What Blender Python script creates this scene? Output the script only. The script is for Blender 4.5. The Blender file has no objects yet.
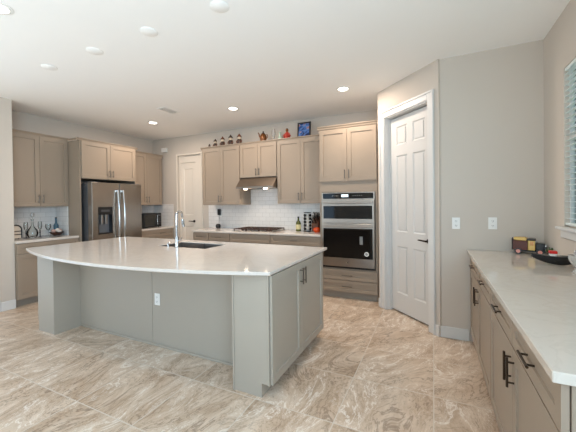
import bpy, bmesh, math, random
from mathutils import Vector, Matrix
random.seed(7)
sc = bpy.context.scene
COL = sc.collection
R = math.radians

# ------------------------------------------------------------------ camera
F_PX, YAW, PITCH, ROLL, CAM_H, CY = 305.25, 25.435, -0.569, -0.675, 1.396, 205.985
y_, p_, r_ = R(YAW), R(PITCH), R(ROLL)
fwd = Vector((-math.sin(y_) * math.cos(p_), math.cos(y_) * math.cos(p_), math.sin(p_)))
rgt0 = Vector((math.cos(y_), math.sin(y_), 0))
up0 = rgt0.cross(fwd)
rgt = rgt0 * math.cos(r_) + up0 * math.sin(r_)
upv = -rgt0 * math.sin(r_) + up0 * math.cos(r_)
cam = bpy.data.cameras.new('camera')
cam.sensor_width = 36.0
cam.lens = F_PX / 576 * 36.0
cam.shift_x = 0.0
cam.shift_y = -(216 - CY) / 576
cam.clip_start = 0.05
camo = bpy.data.objects.new('camera', cam)
COL.objects.link(camo)
M = Matrix((rgt, upv, -fwd)).transposed().to_4x4()
M.translation = Vector((0, 0, CAM_H))
camo.matrix_world = M
sc.camera = camo

# ------------------------------------------------------------------ world, lights, exposure
w = bpy.data.worlds.new('sky')
sc.world = w
w.use_nodes = True
nt = w.node_tree
bg = nt.nodes['Background']
bg.inputs['Color'].default_value = (0.62, 0.80, 1.0, 1)
bg.inputs['Strength'].default_value = 1.0


def area(name, loc, rot, sx, sy, power, color):
    l = bpy.data.lights.new(name, 'AREA')
    l.shape = 'RECTANGLE'
    l.size, l.size_y = sx, sy
    l.energy = power
    l.color = color
    o = bpy.data.objects.new(name, l)
    o.location = loc
    o.rotation_euler = rot
    COL.objects.link(o)
    return o


# daylight through the tall glazed opening behind the camera, the left opening and an added right-hand window out of view
area('daylight_rear_opening', (-0.7, -3.95, 1.25), (R(90), 0, 0), 1.7, 2.3, 8, (0.34, 0.66, 1.0))
area('daylight_rear_opening', (-4.28, -3.95, 1.25), (R(90), 0, 0), 0.95, 2.3, 3, (0.34, 0.66, 1.0))
sl_ = bpy.data.lights.new('sun', 'SUN')
sl_.energy = 4.5
sl_.angle = R(1.0)
sl_.color = (1.0, 0.95, 0.88)
so_ = bpy.data.objects.new('sun', sl_)
so_.rotation_euler = Vector((0.62, -0.52, -0.66)).to_track_quat('-Z', 'Y').to_euler()
COL.objects.link(so_)
area('daylight_left_opening', (-5.12, -0.4, 1.25), (R(90), 0, R(-90)), 3.6, 2.3, 10, (0.35, 0.65, 1.0))
area('added_right_daylight', (0.88, -1.1, 1.75), (R(90), 0, R(90)), 2.6, 1.3, 125, (0.54, 0.78, 1.0))

# two added uplights behind the camera, aimed at the ceiling to brighten it
area('added_uplight', (-4.0, -0.6, 1.2), (R(180 - 27), 0, 0), 1.5, 0.9, 30, (0.86, 0.97, 0.97))
area('added_uplight', (-0.4, -0.6, 1.2), (R(180 - 27), 0, 0), 2.0, 0.9, 32, (0.86, 0.97, 0.97))

vs = sc.view_settings
vs.view_transform = 'Standard'
vs.look = 'None'
vs.exposure = 0.12
vs.gamma = 1.0
vs.use_curve_mapping = False
sc.cycles.use_denoising = True
sc.cycles.max_bounces = 10
sc.cycles.diffuse_bounces = 6
sc.cycles.sample_clamp_indirect = 6


# ------------------------------------------------------------------ materials
def srgb(c):
    return tuple(((x / 255) / 12.92 if x / 255 <= 0.04045 else ((x / 255 + 0.055) / 1.055) ** 2.4) for x in c) + (1,)


def mat(name, c, rough=0.5, metal=0.0, var=0.04, scale=8.0, bump=0.0, spec=0.5, stretch=None, emit=None, es=0.0, coat=0.0):
    m = bpy.data.materials.new(name)
    m.use_nodes = True
    n, l = m.node_tree.nodes, m.node_tree.links
    b = n['Principled BSDF']
    b.inputs['Roughness'].default_value = rough
    b.inputs['Metallic'].default_value = metal
    b.inputs['Specular IOR Level'].default_value = spec
    b.inputs['Coat Weight'].default_value = coat
    tc = n.new('ShaderNodeTexCoord')
    mp = n.new('ShaderNodeMapping')
    l.new(tc.outputs['Object'], mp.inputs['Vector'])
    if stretch:
        mp.inputs['Scale'].default_value = stretch
    nz = n.new('ShaderNodeTexNoise')
    nz.inputs['Scale'].default_value = scale
    nz.inputs['Detail'].default_value = 4
    l.new(mp.outputs['Vector'], nz.inputs['Vector'])
    mx = n.new('ShaderNodeMix')
    mx.data_type = 'RGBA'
    col = srgb(c)
    mx.inputs['A'].default_value = tuple(x * (1 - var) for x in col[:3]) + (1,)
    mx.inputs['B'].default_value = tuple(min(1, x * (1 + var)) for x in col[:3]) + (1,)
    l.new(nz.outputs['Fac'], mx.inputs['Factor'])
    l.new(mx.outputs['Result'], b.inputs['Base Color'])
    if bump:
        bp = n.new('ShaderNodeBump')
        bp.inputs['Strength'].default_value = bump
        bp.inputs['Distance'].default_value = 0.003
        l.new(nz.outputs['Fac'], bp.inputs['Height'])
        l.new(bp.outputs['Normal'], b.inputs['Normal'])
    if emit:
        b.inputs['Emission Color'].default_value = srgb(emit)
        b.inputs['Emission Strength'].default_value = es
    return m


def glass_mat(name, tint=(255, 255, 255), gloss=0.12, clear=True):
    """thin clear glass: mostly see-through with a mirror-like sheen"""
    m = bpy.data.materials.new(name)
    m.use_nodes = True
    n, l = m.node_tree.nodes, m.node_tree.links
    n.remove(n['Principled BSDF'])
    t = n.new('ShaderNodeBsdfTransparent')
    t.inputs['Color'].default_value = srgb(tint)
    g = n.new('ShaderNodeBsdfGlossy')
    g.inputs['Roughness'].default_value = 0.03
    fr = n.new('ShaderNodeLayerWeight')
    fr.inputs['Blend'].default_value = gloss
    mx = n.new('ShaderNodeMixShader')
    l.new(fr.outputs['Fresnel' if clear else 'Facing'], mx.inputs['Fac'])
    l.new(t.outputs[0], mx.inputs[1])
    l.new(g.outputs[0], mx.inputs[2])
    l.new(mx.outputs[0], n['Material Output'].inputs['Surface'])
    return m


def crystal_mat():
    m = mat('cut_crystal', (236, 234, 230), 0.12, var=0.12, scale=60, bump=0.6)
    m.node_tree.nodes['Principled BSDF'].inputs['Transmission Weight'].default_value = 0.7
    m.node_tree.nodes['Principled BSDF'].inputs['IOR'].default_value = 1.3
    return m


def floor_mat():
    m = bpy.data.materials.new('travertine_porcelain_tile')
    m.use_nodes = True
    n, l = m.node_tree.nodes, m.node_tree.links
    b = n['Principled BSDF']
    tc = n.new('ShaderNodeTexCoord')
    mp = n.new('ShaderNodeMapping')
    mp.inputs['Location'].default_value = (0.005, -0.198, 0)
    l.new(tc.outputs['Object'], mp.inputs['Vector'])
    br = n.new('ShaderNodeTexBrick')
    br.offset = 0.0
    br.inputs['Scale'].default_value = 1.0
    br.inputs['Brick Width'].default_value = 0.575
    br.inputs['Row Height'].default_value = 0.55
    br.inputs['Mortar Size'].default_value = 0.0036
    br.inputs['Mortar Smooth'].default_value = 0.2
    br.inputs['Bias'].default_value = 0.0
    br.inputs['Color1'].default_value = (0, 0, 0, 1)
    br.inputs['Color2'].default_value = (1, 1, 1, 1)
    br.inputs['Mortar'].default_value = (0.5, 0.5, 0.5, 1)
    l.new(mp.outputs['Vector'], br.inputs['Vector'])
    # per tile offset for the veining
    sep = n.new('ShaderNodeVectorMath'); sep.operation = 'SCALE'
    sep.inputs['Scale'].default_value = 23.0
    l.new(br.outputs['Color'], sep.inputs[0])
    add = n.new('ShaderNodeVectorMath'); add.operation = 'ADD'
    rot = n.new('ShaderNodeVectorRotate'); rot.rotation_type = 'Z_AXIS'
    rang = n.new('ShaderNodeMapRange')
    rang.inputs['To Min'].default_value = -0.15
    rang.inputs['To Max'].default_value = 0.85
    l.new(br.outputs['Color'], rang.inputs['Value'])
    l.new(rang.outputs['Result'], rot.inputs['Angle'])
    l.new(tc.outputs['Object'], rot.inputs['Vector'])
    l.new(rot.outputs['Vector'], add.inputs[0])
    l.new(sep.outputs['Vector'], add.inputs[1])
    st = n.new('ShaderNodeMapping')
    st.inputs['Scale'].default_value = (2.0, 0.8, 1)
    l.new(add.outputs['Vector'], st.inputs['Vector'])
    n1 = n.new('ShaderNodeTexNoise')
    n1.inputs['Scale'].default_value = 3.0
    n1.inputs['Detail'].default_value = 11
    n1.inputs['Roughness'].default_value = 0.72
    n1.inputs['Distortion'].default_value = 0.7
    l.new(st.outputs['Vector'], n1.inputs['Vector'])
    cr = n.new('ShaderNodeValToRGB')
    e = cr.color_ramp.elements
    e[0].position = 0.28; e[0].color = srgb((157, 131, 107))
    e[1].position = 0.72; e[1].color = srgb((225, 208, 190))
    x = e.new(0.42); x.color = srgb((189, 165, 142))
    x = e.new(0.55); x.color = srgb((207, 186, 165))
    l.new(n1.outputs['Fac'], cr.inputs['Fac'])
    # thin dark and pale veins
    n2 = n.new('ShaderNodeTexNoise')
    n2.inputs['Scale'].default_value = 2.0
    n2.inputs['Detail'].default_value = 9
    n2.inputs['Roughness'].default_value = 0.66
    n2.inputs['Distortion'].default_value = 0.8
    l.new(st.outputs['Vector'], n2.inputs['Vector'])

    def band(c, wd):
        s = n.new('ShaderNodeMath'); s.operation = 'SUBTRACT'; s.inputs[1].default_value = c
        l.new(n2.outputs['Fac'], s.inputs[0])
        a = n.new('ShaderNodeMath'); a.operation = 'ABSOLUTE'
        l.new(s.outputs[0], a.inputs[0])
        mr = n.new('ShaderNodeMapRange')
        mr.inputs['From Min'].default_value = 0.0
        mr.inputs['From Max'].default_value = wd
        mr.inputs['To Min'].default_value = 1.0
        mr.inputs['To Max'].default_value = 0.0
        l.new(a.outputs[0], mr.inputs['Value'])
        return mr.outputs['Result']
    prev = cr.outputs['Color']
    for c, wd, colr, k in ((0.40, 0.020, (128, 106, 88), 0.75), (0.57, 0.018, (238, 230, 220), 0.85), (0.47, 0.010, (140, 118, 100), 0.65), (0.64, 0.012, (150, 128, 108), 0.6), (0.52, 0.006, (236, 228, 218), 0.7)):
        f = n.new('ShaderNodeMath'); f.operation = 'MULTIPLY'; f.inputs[1].default_value = k
        l.new(band(c, wd), f.inputs[0])
        mx = n.new('ShaderNodeMix'); mx.data_type = 'RGBA'
        l.new(f.outputs[0], mx.inputs['Factor'])
        l.new(prev, mx.inputs['A'])
        mx.inputs['B'].default_value = srgb(colr)
        prev = mx.outputs['Result']
    gm = n.new('ShaderNodeMix'); gm.data_type = 'RGBA'
    l.new(br.outputs['Fac'], gm.inputs['Factor'])
    l.new(prev, gm.inputs['A'])
    gm.inputs['B'].default_value = srgb((210, 199, 186))
    l.new(gm.outputs['Result'], b.inputs['Base Color'])
    b.inputs['Roughness'].default_value = 0.30
    b.inputs['Specular IOR Level'].default_value = 0.4
    return m


def quartz_mat(name, c, vein, rough=0.08, k=0.5):
    m = mat(name, c, rough=rough, var=0.015, scale=40)
    n, l = m.node_tree.nodes, m.node_tree.links
    b = n['Principled BSDF']
    src = b.inputs['Base Color'].links[0].from_socket
    nz = n.new('ShaderNodeTexNoise')
    nz.inputs['Scale'].default_value = 2.6
    nz.inputs['Detail'].default_value = 7
    nz.inputs['Roughness'].default_value = 0.62
    nz.inputs['Distortion'].default_value = 1.8
    tc = n.new('ShaderNodeTexCoord')
    l.new(tc.outputs['Object'], nz.inputs['Vector'])
    s = n.new('ShaderNodeMath'); s.operation = 'SUBTRACT'; s.inputs[1].default_value = 0.5
    l.new(nz.outputs['Fac'], s.inputs[0])
    a = n.new('ShaderNodeMath'); a.operation = 'ABSOLUTE'
    l.new(s.outputs[0], a.inputs[0])
    mr = n.new('ShaderNodeMapRange')
    mr.inputs['From Max'].default_value = 0.04
    mr.inputs['To Min'].default_value = k
    mr.inputs['To Max'].default_value = 0.0
    l.new(a.outputs[0], mr.inputs['Value'])
    mx = n.new('ShaderNodeMix'); mx.data_type = 'RGBA'
    l.new(mr.outputs['Result'], mx.inputs['Factor'])
    l.new(src, mx.inputs['A'])
    mx.inputs['B'].default_value = srgb(vein)
    l.new(mx.outputs['Result'], b.inputs['Base Color'])
    return m


def subway_mat(name, axis):
    """white subway tile; axis = the world axis that runs along the wall"""
    m = bpy.data.materials.new(name)
    m.use_nodes = True
    n, l = m.node_tree.nodes, m.node_tree.links
    b = n['Principled BSDF']
    tc = n.new('ShaderNodeTexCoord')
    sp = n.new('ShaderNodeSeparateXYZ')
    cb = n.new('ShaderNodeCombineXYZ')
    l.new(tc.outputs['Object'], sp.inputs[0])
    l.new(sp.outputs[axis], cb.inputs['X'])
    l.new(sp.outputs['Z'], cb.inputs['Y'])
    br = n.new('ShaderNodeTexBrick')
    br.inputs['Scale'].default_value = 1.0
    br.inputs['Brick Width'].default_value = 0.152
    br.inputs['Row Height'].default_value = 0.076
    br.inputs['Mortar Size'].default_value = 0.002
    br.inputs['Color1'].default_value = srgb((232, 229, 226))
    br.inputs['Color2'].default_value = srgb((226, 223, 220))
    br.inputs['Mortar'].default_value = srgb((196, 192, 188))
    l.new(cb.outputs[0], br.inputs['Vector'])
    l.new(br.outputs['Color'], b.inputs['Base Color'])
    bp = n.new('ShaderNodeBump')
    bp.invert = True
    bp.inputs['Strength'].default_value = 0.5
    bp.inputs['Distance'].default_value = 0.002
    l.new(br.outputs['Fac'], bp.inputs['Height'])
    l.new(bp.outputs['Normal'], b.inputs['Normal'])
    b.inputs['Roughness'].default_value = 0.22
    return m


MT = dict(
    wall=mat('greige_wall_paint', (203, 193, 182), 0.85, var=0.012, scale=3, bump=0.05),
    ceiling=mat('white_ceiling_paint', (244, 243, 241), 0.9, var=0.01, scale=3),
    trim=mat('white_trim_paint', (214, 213, 211), 0.4, var=0.01),
    doorp=mat('white_door_paint', (207, 206, 204), 0.42, var=0.01),
    floor=floor_mat(),
    cab=mat('greige_cabinet_paint', (152, 137, 121), 0.42, var=0.015, scale=5),
    toe=mat('toe_kick_paint', (150, 141, 129), 0.6, var=0.02),
    nickel=mat('dark_nickel', (120, 112, 104), 0.28, 1.0, var=0.05),
    bronze=mat('bronze_pull', (74, 64, 56), 0.3, 1.0, var=0.05),
    steel=mat('stainless_steel', (164, 157, 150), 0.32, 1.0, var=0.05, scale=3, stretch=(1, 1, 40)),
    hoodsteel=mat('hood_stainless', (140, 128, 116), 0.35, 1.0, var=0.05, scale=3, stretch=(40, 1, 1)),
    sinksteel=mat('sink_stainless', (136, 130, 125), 0.4, 0.9, var=0.05),
    fsteel=mat('fridge_stainless', (174, 167, 159), 0.27, 1.0, var=0.05, scale=3, stretch=(1, 40, 1)),
    chrome=mat('brushed_chrome', (196, 196, 196), 0.15, 1.0, var=0.02),
    dgrey=mat('dark_grey_enamel', (72, 73, 76), 0.45, var=0.03),
    blackglass=mat('black_glass', (10, 10, 11), 0.05, var=0.02, spec=0.5),
    black=mat('black_plastic', (22, 22, 23), 0.4, var=0.05),
    iron=mat('cast_iron', (66, 44, 35), 0.5, var=0.1, scale=60, bump=0.3),
    quartz=quartz_mat('white_island_quartz', (212, 204, 196), (198, 190, 182), 0.09, 0.35),
    quartz2=quartz_mat('veined_buffet_quartz', (198, 190, 180), (182, 174, 163), 0.07, 0.3),
    tileY=subway_mat('subway_tile_along_left_wall', 'Y'),
    tileX=subway_mat('subway_tile_along_rear_wall', 'X'),
    plate=mat('white_plate_plastic', (236, 235, 231), 0.35, var=0.01),
    slot=mat('outlet_slot', (60, 58, 56), 0.6),
    lamp=mat('lit_lens', (255, 250, 240), 0.5, emit=(255, 246, 232), es=9.0),
    hoodlamp=mat('hood_lens', (255, 246, 230), 0.5, emit=(255, 232, 205), es=14.0),
    led=mat('display_digits', (210, 230, 240), 0.4, emit=(215, 232, 245), es=1.2),
    glass=glass_mat('clear_glass', (250, 252, 252), 0.25),
    crystal=crystal_mat(),
    pane=glass_mat('window_pane', (250, 253, 252), 0.08),
    blind=mat('white_blind_slat', (226, 232, 230), 0.5, var=0.01),
)


# ------------------------------------------------------------------ mesh builder
class MB:
    def __init__(self):
        self.bm = bmesh.new()

    def box(self, x0, x1, y0, y1, z0, z1, bev=0.0, seg=1):
        r = bmesh.ops.create_cube(self.bm, size=1.0)
        vs_ = r['verts']
        for v in vs_:
            v.co = Vector(((x0 + x1) / 2 + v.co.x * (x1 - x0), (y0 + y1) / 2 + v.co.y * (y1 - y0), (z0 + z1) / 2 + v.co.z * (z1 - z0)))
        if bev:
            es = list({e for v in vs_ for e in v.link_edges})
            bmesh.ops.bevel(self.bm, geom=es, offset=bev, segments=seg, affect='EDGES', profile=0.5)
        return self

    def ring_tube(self, rings, cap=True, closed=False):
        vr = [[self.bm.verts.new(p) for p in r] for r in rings]
        n = len(rings[0])
        m_ = len(vr)
        for i in range(m_ if closed else m_ - 1):
            a, b = vr[i], vr[(i + 1) % m_]
            for k in range(n):
                self.bm.faces.new((a[k], a[(k + 1) % n], b[(k + 1) % n], b[k]))
        if cap and not closed:
            self.bm.faces.new(list(reversed(vr[0])))
            self.bm.faces.new(vr[-1])
        return self

    def tube(self, pts, r, n=10, closed=False):
        pts = [Vector(p) for p in pts]
        rr = r if isinstance(r, (list, tuple)) else [r] * len(pts)
        rings = []
        N = len(pts)
        ref = None
        for i, p in enumerate(pts):
            if closed:
                t = pts[(i + 1) % N] - pts[i - 1]
            else:
                t = pts[min(i + 1, N - 1)] - pts[max(i - 1, 0)]
            t.normalize()
            if ref is None:
                ref = Vector((0, 0, 1)) if abs(t.z) < 0.9 else Vector((1, 0, 0))
            u = (ref - t * ref.dot(t)).normalized()
            ref = u
            v = t.cross(u)
            rings.append([p + (u * math.cos(2 * math.pi * k / n) + v * math.sin(2 * math.pi * k / n)) * rr[i] for k in range(n)])
        return self.ring_tube(rings, closed=closed)

    def cyl(self, a, b, r0, r1=None, n=20):
        return self.tube([a, b], [r0, r0 if r1 is None else r1], n)

    def lathe(self, prof, c=(0, 0, 0), n=24, sx=1.0, sy=1.0, flute=0, fd=0.0):
        rings = []
        for r, z in prof:
            ring = []
            for k in range(n):
                a = 2 * math.pi * k / n
                q = r * (1 + (fd * math.cos(flute * a) if flute else 0))
                ring.append(Vector((c[0] + q * math.cos(a) * sx, c[1] + q * math.sin(a) * sy, c[2] + z)))
            rings.append(ring)
        return self.ring_tube(rings)

    def prism(self, poly, axis, a, b):
        """poly of 2D points in the two other axes, extruded along axis from a to b"""
        def P(p, t):
            if axis == 'x': return (t, p[0], p[1])
            if axis == 'y': return (p[0], t, p[1])
            return (p[0], p[1], t)
        v0 = [self.bm.verts.new(P(p, a)) for p in poly]
        v1 = [self.bm.verts.new(P(p, b)) for p in poly]
        n = len(poly)
        for k in range(n):
            self.bm.faces.new((v0[k], v0[(k + 1) % n], v1[(k + 1) % n], v1[k]))
        self.bm.faces.new(v0[::-1])
        self.bm.faces.new(v1)
        return self

    def holed(self, outer, inners, z0, z1):
        """horizontal slab with holes"""
        loops = [outer] + inners
        sides = []
        for z in (z0, z1):
            es, vv = [], []
            for lp in loops:
                vl = [self.bm.verts.new((p[0], p[1], z)) for p in lp]
                vv.append(vl)
                es += [self.bm.edges.new((vl[i], vl[(i + 1) % len(vl)])) for i in range(len(vl))]
            bmesh.ops.triangle_fill(self.bm, use_beauty=True, use_dissolve=False, edges=es)
            sides.append(vv)
        for a, b in zip(*sides):
            for i in range(len(a)):
                j = (i + 1) % len(a)
                self.bm.faces.new((a[i], a[j], b[j], b[i]))
        return self

    def panel(self, x0, x1, z0, z1, yf, t=0.02, fw=0.058, rec=0.009, insets=None, slope=0.006):
        """slab in the local xz plane facing -y with recessed panels (shaker / raised door)"""
        bm = self.bm
        ins = insets or [(x0 + fw, x1 - fw, z0 + fw, z1 - fw)]
        xs = sorted({x0, x1} | {v for q in ins for v in q[:2]})
        zs = sorted({z0, z1} | {v for q in ins for v in q[2:4]})
        V = {}

        def vv(x, y, z):
            k = (round(x, 5), round(y, 5), round(z, 5))
            if k not in V:
                V[k] = bm.verts.new((x, y, z))
            return V[k]

        def inside(a, b, c, d):
            return any(a >= q[0] - 1e-6 and b <= q[1] + 1e-6 and c >= q[2] - 1e-6 and d <= q[3] + 1e-6 for q in ins)
        for i in range(len(xs) - 1):
            for j in range(len(zs) - 1):
                a, b, c, d = xs[i], xs[i + 1], zs[j], zs[j + 1]
                if not inside(a, b, c, d):
                    bm.faces.new((vv(a, yf, c), vv(b, yf, c), vv(b, yf, d), vv(a, yf, d)))
        for (a, b, c, d) in ins:
            # walk the rim through grid vertices so that the mesh stays closed
            rim = [(x, c) for x in xs if a - 1e-6 <= x <= b + 1e-6][:-1] + [(b, z) for z in zs if c - 1e-6 <= z <= d + 1e-6][:-1] + \
                  [(x, d) for x in reversed(xs) if a - 1e-6 <= x <= b + 1e-6][:-1] + [(a, z) for z in reversed(zs) if c - 1e-6 <= z <= d + 1e-6][:-1]
            s = slope

            def sh(x, z):
                return (min(max(x, a + s), b - s), min(max(z, c + s), d - s))
            n = len(rim)
            inner = []
            for (x, z) in rim:
                q = sh(x, z)
                inner.append(vv(q[0], yf + rec, q[1]))
            for k in range(n):
                o0, o1 = vv(rim[k][0], yf, rim[k][1]), vv(rim[(k + 1) % n][0], yf, rim[(k + 1) % n][1])
                i0, i1 = inner[k], inner[(k + 1) % n]
                f = [o0, o1]
                if i1 is not o1: f.append(i1)
                if i0 is not i1: f.append(i0)
                if len(set(f)) >= 3:
                    bm.faces.new(f)
            uniq = []
            for v in inner:
                if v not in uniq: uniq.append(v)
            bm.faces.new(uniq)
        yb = yf + t
        bx = [(x, z0) for x in xs][:-1] + [(x1, z) for z in zs][:-1] + [(x, z1) for x in reversed(xs)][:-1] + [(x0, z) for z in reversed(zs)][:-1]
        n = len(bx)
        for k in range(n):
            p, q = bx[k], bx[(k + 1) % n]
            bm.faces.new((vv(p[0], yf, p[1]), vv(p[0], yb, p[1]), vv(q[0], yb, q[1]), vv(q[0], yf, q[1])))
        bm.faces.new([vv(p[0], yb, p[1]) for p in reversed(bx)])
        return self

    def xform(self, m):
        bmesh.ops.transform(self.bm, matrix=m, verts=self.bm.verts)
        return self

    def build(self, name, material, parent=None, smooth=False, loc=None):
        bmesh.ops.recalc_face_normals(self.bm, faces=self.bm.faces)
        me = bpy.data.meshes.new(name)
        self.bm.to_mesh(me)
        self.bm.free()
        if smooth:
            for p in me.polygons:
                p.use_smooth = True
            me.set_sharp_from_angle(angle=R(40))
        me.materials.append(material)
        o = bpy.data.objects.new(name, me)
        COL.objects.link(o)
        if loc: o.location = loc
        if parent: o.parent = parent
        return o


def tag(o, label, cat, group=None):
    o['label'] = label
    o['category'] = cat
    if group: o['group'] = group
    return o


def thing(name, label, cat, loc=(0, 0, 0), rz=0.0, group=None):
    o = bpy.data.objects.new(name, None)
    o.empty_display_size = 0.1
    COL.objects.link(o)
    o.location = loc
    o.rotation_euler = (0, 0, R(rz))
    return tag(o, label, cat, group)


def struct(o):
    o['kind'] = 'structure'
    return o


def B(x0, x1, y0, y1, z0, z1, bev=0.0, seg=1):
    return MB().box(x0, x1, y0, y1, z0, z1, bev, seg)


# ------------------------------------------------------------------ room shell
H = 2.845
XL, XR, YB, YO = -5.745, 0.91, 4.962, 3.504      # alcove left wall, right wall, rear wall, outlet wall
XS = -5.17                                       # left wall stub plane
YREAR = -4.0
PA = Vector((-0.66, 4.2, 0)); PB = Vector((0.056, 3.487, 0))   # pantry (diagonal) wall ends
T = 0.12

struct(B(-6.0, 1.2, YREAR - .2, 6.2, -0.1, 0.0).build('floor', MT['floor']))
struct(B(-6.0, 1.2, YREAR - .2, 6.2, H, H + 0.1).build('ceiling', MT['ceiling']))

# rear wall with the hall door opening
DX0, DX1, DZ = -5.00, -4.345, 2.44
wb = MB()
wb.box(-5.9, DX0, YB, YB + T, 0, H).box(DX1, -0.62, YB, YB + T, 0, H).box(DX0, DX1, YB, YB + T, DZ, H)
struct(wb.build('wall_rear', MT['wall']))
# left: alcove wall, return and the stub that comes forward, with a tall opening nearer the camera
wl = MB()
wl.box(XL - T, XL, 2.08, YB, 0, H).box(XL - T, XS, 1.95, 2.155, 0, H)
wl.box(XS - T, XS, 1.55, 1.95, 0, H)
wl.box(XS - T, XS, -2.4, 1.55, 2.45, H).box(XS - T, XS, YREAR, -2.4, 0, H)
struct(wl.build('wall_left', MT['wall']))
# right wall with the blind window, and a second, unseen window added for side light
WY0, WY1, WZ0, WZ1 = 1.75, 3.03, 1.19, 2.40
wr = MB()
wr.box(XR, XR + .06, WY1, YO + T, 0, H).box(XR, XR + .06, WY0, WY1, 0, WZ0).box(XR, XR + .06, WY0, WY1, WZ1, H)
wr.box(XR, XR + .06, .2, WY0, 0, H)
wr.box(XR, XR + .06, -2.4, .2, 0, 1.05).box(XR, XR + .06, -2.4, .2, 2.42, H).box(XR, XR + .06, YREAR, -2.4, 0, H)
struct(wr.build('wall_right', MT['wall']))
# wall with the two outlets
struct(B(PB.x, XR, YO, YO + T, 0, H).build('wall_outlet_side', MT['wall']))
# rear of the living area behind the camera: tall glazed opening
wv = MB()
wv.box(-3.75, -1.6, YREAR - T, YREAR, 0, 2.42)
wv.box(XS - T, -4.8, YREAR - T, YREAR, 0, H).box(0.2, XR + .16, YREAR - T, YREAR, 0, H).box(-4.8, 0.2, YREAR - T, YREAR, 2.42, H)
struct(wv.build('wall_behind_camera', MT['wall']))

# pantry wall, diagonal, built in local coordinates: x along the wall, y into the pantry, z up
pd = (PB - PA); PLEN = pd.length
pang = math.atan2(pd.y, pd.x)
PM = Matrix.Translation(PA) @ Matrix.Rotation(pang, 4, 'Z')


def pantry(mb, name, m, parent=None):
    return mb.xform(PM).build(name, m, parent)


SO0, SO1, SZ = 0.135, 0.872, 2.475
wp = MB()
wp.box(0, SO0, 0, T, 0, H).box(SO1, PLEN, 0, T, 0, H).box(SO0, SO1, 0, T, SZ, H)
struct(pantry(wp, 'wall_pantry', MT['wall']))
struct(MB().box(-0.6, XR + .16, YB, YB + T, 0, H).build('wall_pantry_rear', MT['wall']))
struct(MB().box(XR, XR + .16, YO + T, YB, 0, H).build('wall_pantry_side', MT['wall']))
wq = MB().box(-0.66, -0.60, 4.205, YB, 0, H)
struct(wq.build('wall_pantry_return', MT['wall']))

# pantry door casing (profiled) and jambs
cs = MB()
c0, c1, cz = SO0 - 0.085, SO1 + 0.085, SZ + 0.085
for (a, b, z0, z1) in ((c0, SO0 + .004, 0, cz), (SO1 - .004, c1, 0, cz), (SO0 + .004, SO1 - .004, SZ - .004, cz)):
    cs.box(a, b, -0.014, 0, z0, z1, 0.004)
for (a, b, z0, z1) in ((c0, c0 + .024, 0, cz), (c1 - .024, c1, 0, cz), (c0 + .024, c1 - .024, cz - .024, cz)):
    cs.box(a, b, -0.024, -0.012, z0, z1, 0.004)
cs.box(SO0, SO0 + .014, 0, T, 0, SZ).box(SO1 - .014, SO1, 0, T, 0, SZ).box(SO0 + .014, SO1 - .014, 0, T, SZ - .014, SZ)
cs.box(SO0 + .014, SO0 + .028, 0.058, 0.078, 0, SZ - .014).box(SO1 - .028, SO1 - .014, 0.058, 0.078, 0, SZ - .014)
struct(pantry(cs, 'trim_1', MT['trim']))
# pantry door, six raised panels
L0, L1 = SO0 + .018, SO1 - .018
wL = L1 - L0
st_, ms = 0.112, 0.095
pw = (wL - 2 * st_ - ms) / 2
xa0, xa1 = L0 + st_, L0 + st_ + pw
xb0, xb1 = xa1 + ms, xa1 + ms + pw
ins = []
for z0, z1 in ((0.25, 0.84), (1.02, 1.97), (2.10, 2.335)):
    ins += [(xa0, xa1, z0, z1), (xb0, xb1, z0, z1)]
dm = MB().panel(L0, L1, 0.022, 2.447, 0.08, 0.036, rec=0.011, insets=ins, slope=0.016)
for (a, b, c, d) in ins:      # raised fields
    dm.panel(a + .03, b - .03, c + .03, d - .03, 0.083, 0.01, rec=-0.0, insets=[(a + .045, b - .045, c + .045, d - .045)], slope=0.001)
door1 = struct(pantry(dm, 'door_1', MT['doorp']))


def lever(prefix_parent, mtx, m, flip=1):
    mb = MB()
    mb.cyl((0, -0.0, 0), (0, -0.012, 0), 0.027, n=20)
    mb.cyl((0, -0.01, 0), (0, -0.048, 0), 0.010, n=12)
    mb.tube([(0.006 * flip, -0.048, 0), (-0.03 * flip, -0.052, 0.002), (-0.085 * flip, -0.048, 0.004), (-0.118 * flip, -0.044, 0.002)], [0.011, 0.010, 0.009, 0.007], 10)
    return mb.xform(mtx).build('door_lever', m, prefix_parent, smooth=True)


lever(door1, PM @ Matrix.Translation((L1 - 0.062, 0.08, 0.955)), MT['bronze'])

# hall door in the rear wall
tr = MB()
for (a, b, z0, z1) in ((DX0 - .03, DX0, 0, DZ + .03), (DX1, DX1 + .03, 0, DZ + .03), (DX0, DX1, DZ, DZ + .03)):
    tr.box(a, b, YB - .016, YB, z0, z1, .003)
tr.box(DX0, DX1, YB + .05, YB + T, 2.29, DZ)
tr.box(DX0, DX0 + .02, YB + .05, YB + T, 0, 2.29).box(DX1 - .20, DX1, YB + .05, YB + T, 0, 2.29)
cream = mat('cream_trim_paint', (228, 219, 207), .42, var=.01)
struct(tr.build('trim_2', cream))
q0, q1 = DX0 + .022, DX1 - .202
d2 = MB().panel(q0, q1, 0.015, 2.287, YB + .065, .036, insets=[(q0 + .09, q1 - .09, 0.25, 0.92), (q0 + .09, q1 - .09, 1.16, 2.16)], rec=.01, slope=.014)
door2 = struct(d2.build('door_2', cream))
lever(door2, Matrix.Translation((q1 - .06, YB + .065, 1.03)), MT['bronze'])
struct(B(-5.6, -3.9, YB + .6, YB + .66, 0, H).build('wall_hall', MT['wall']))

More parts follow.
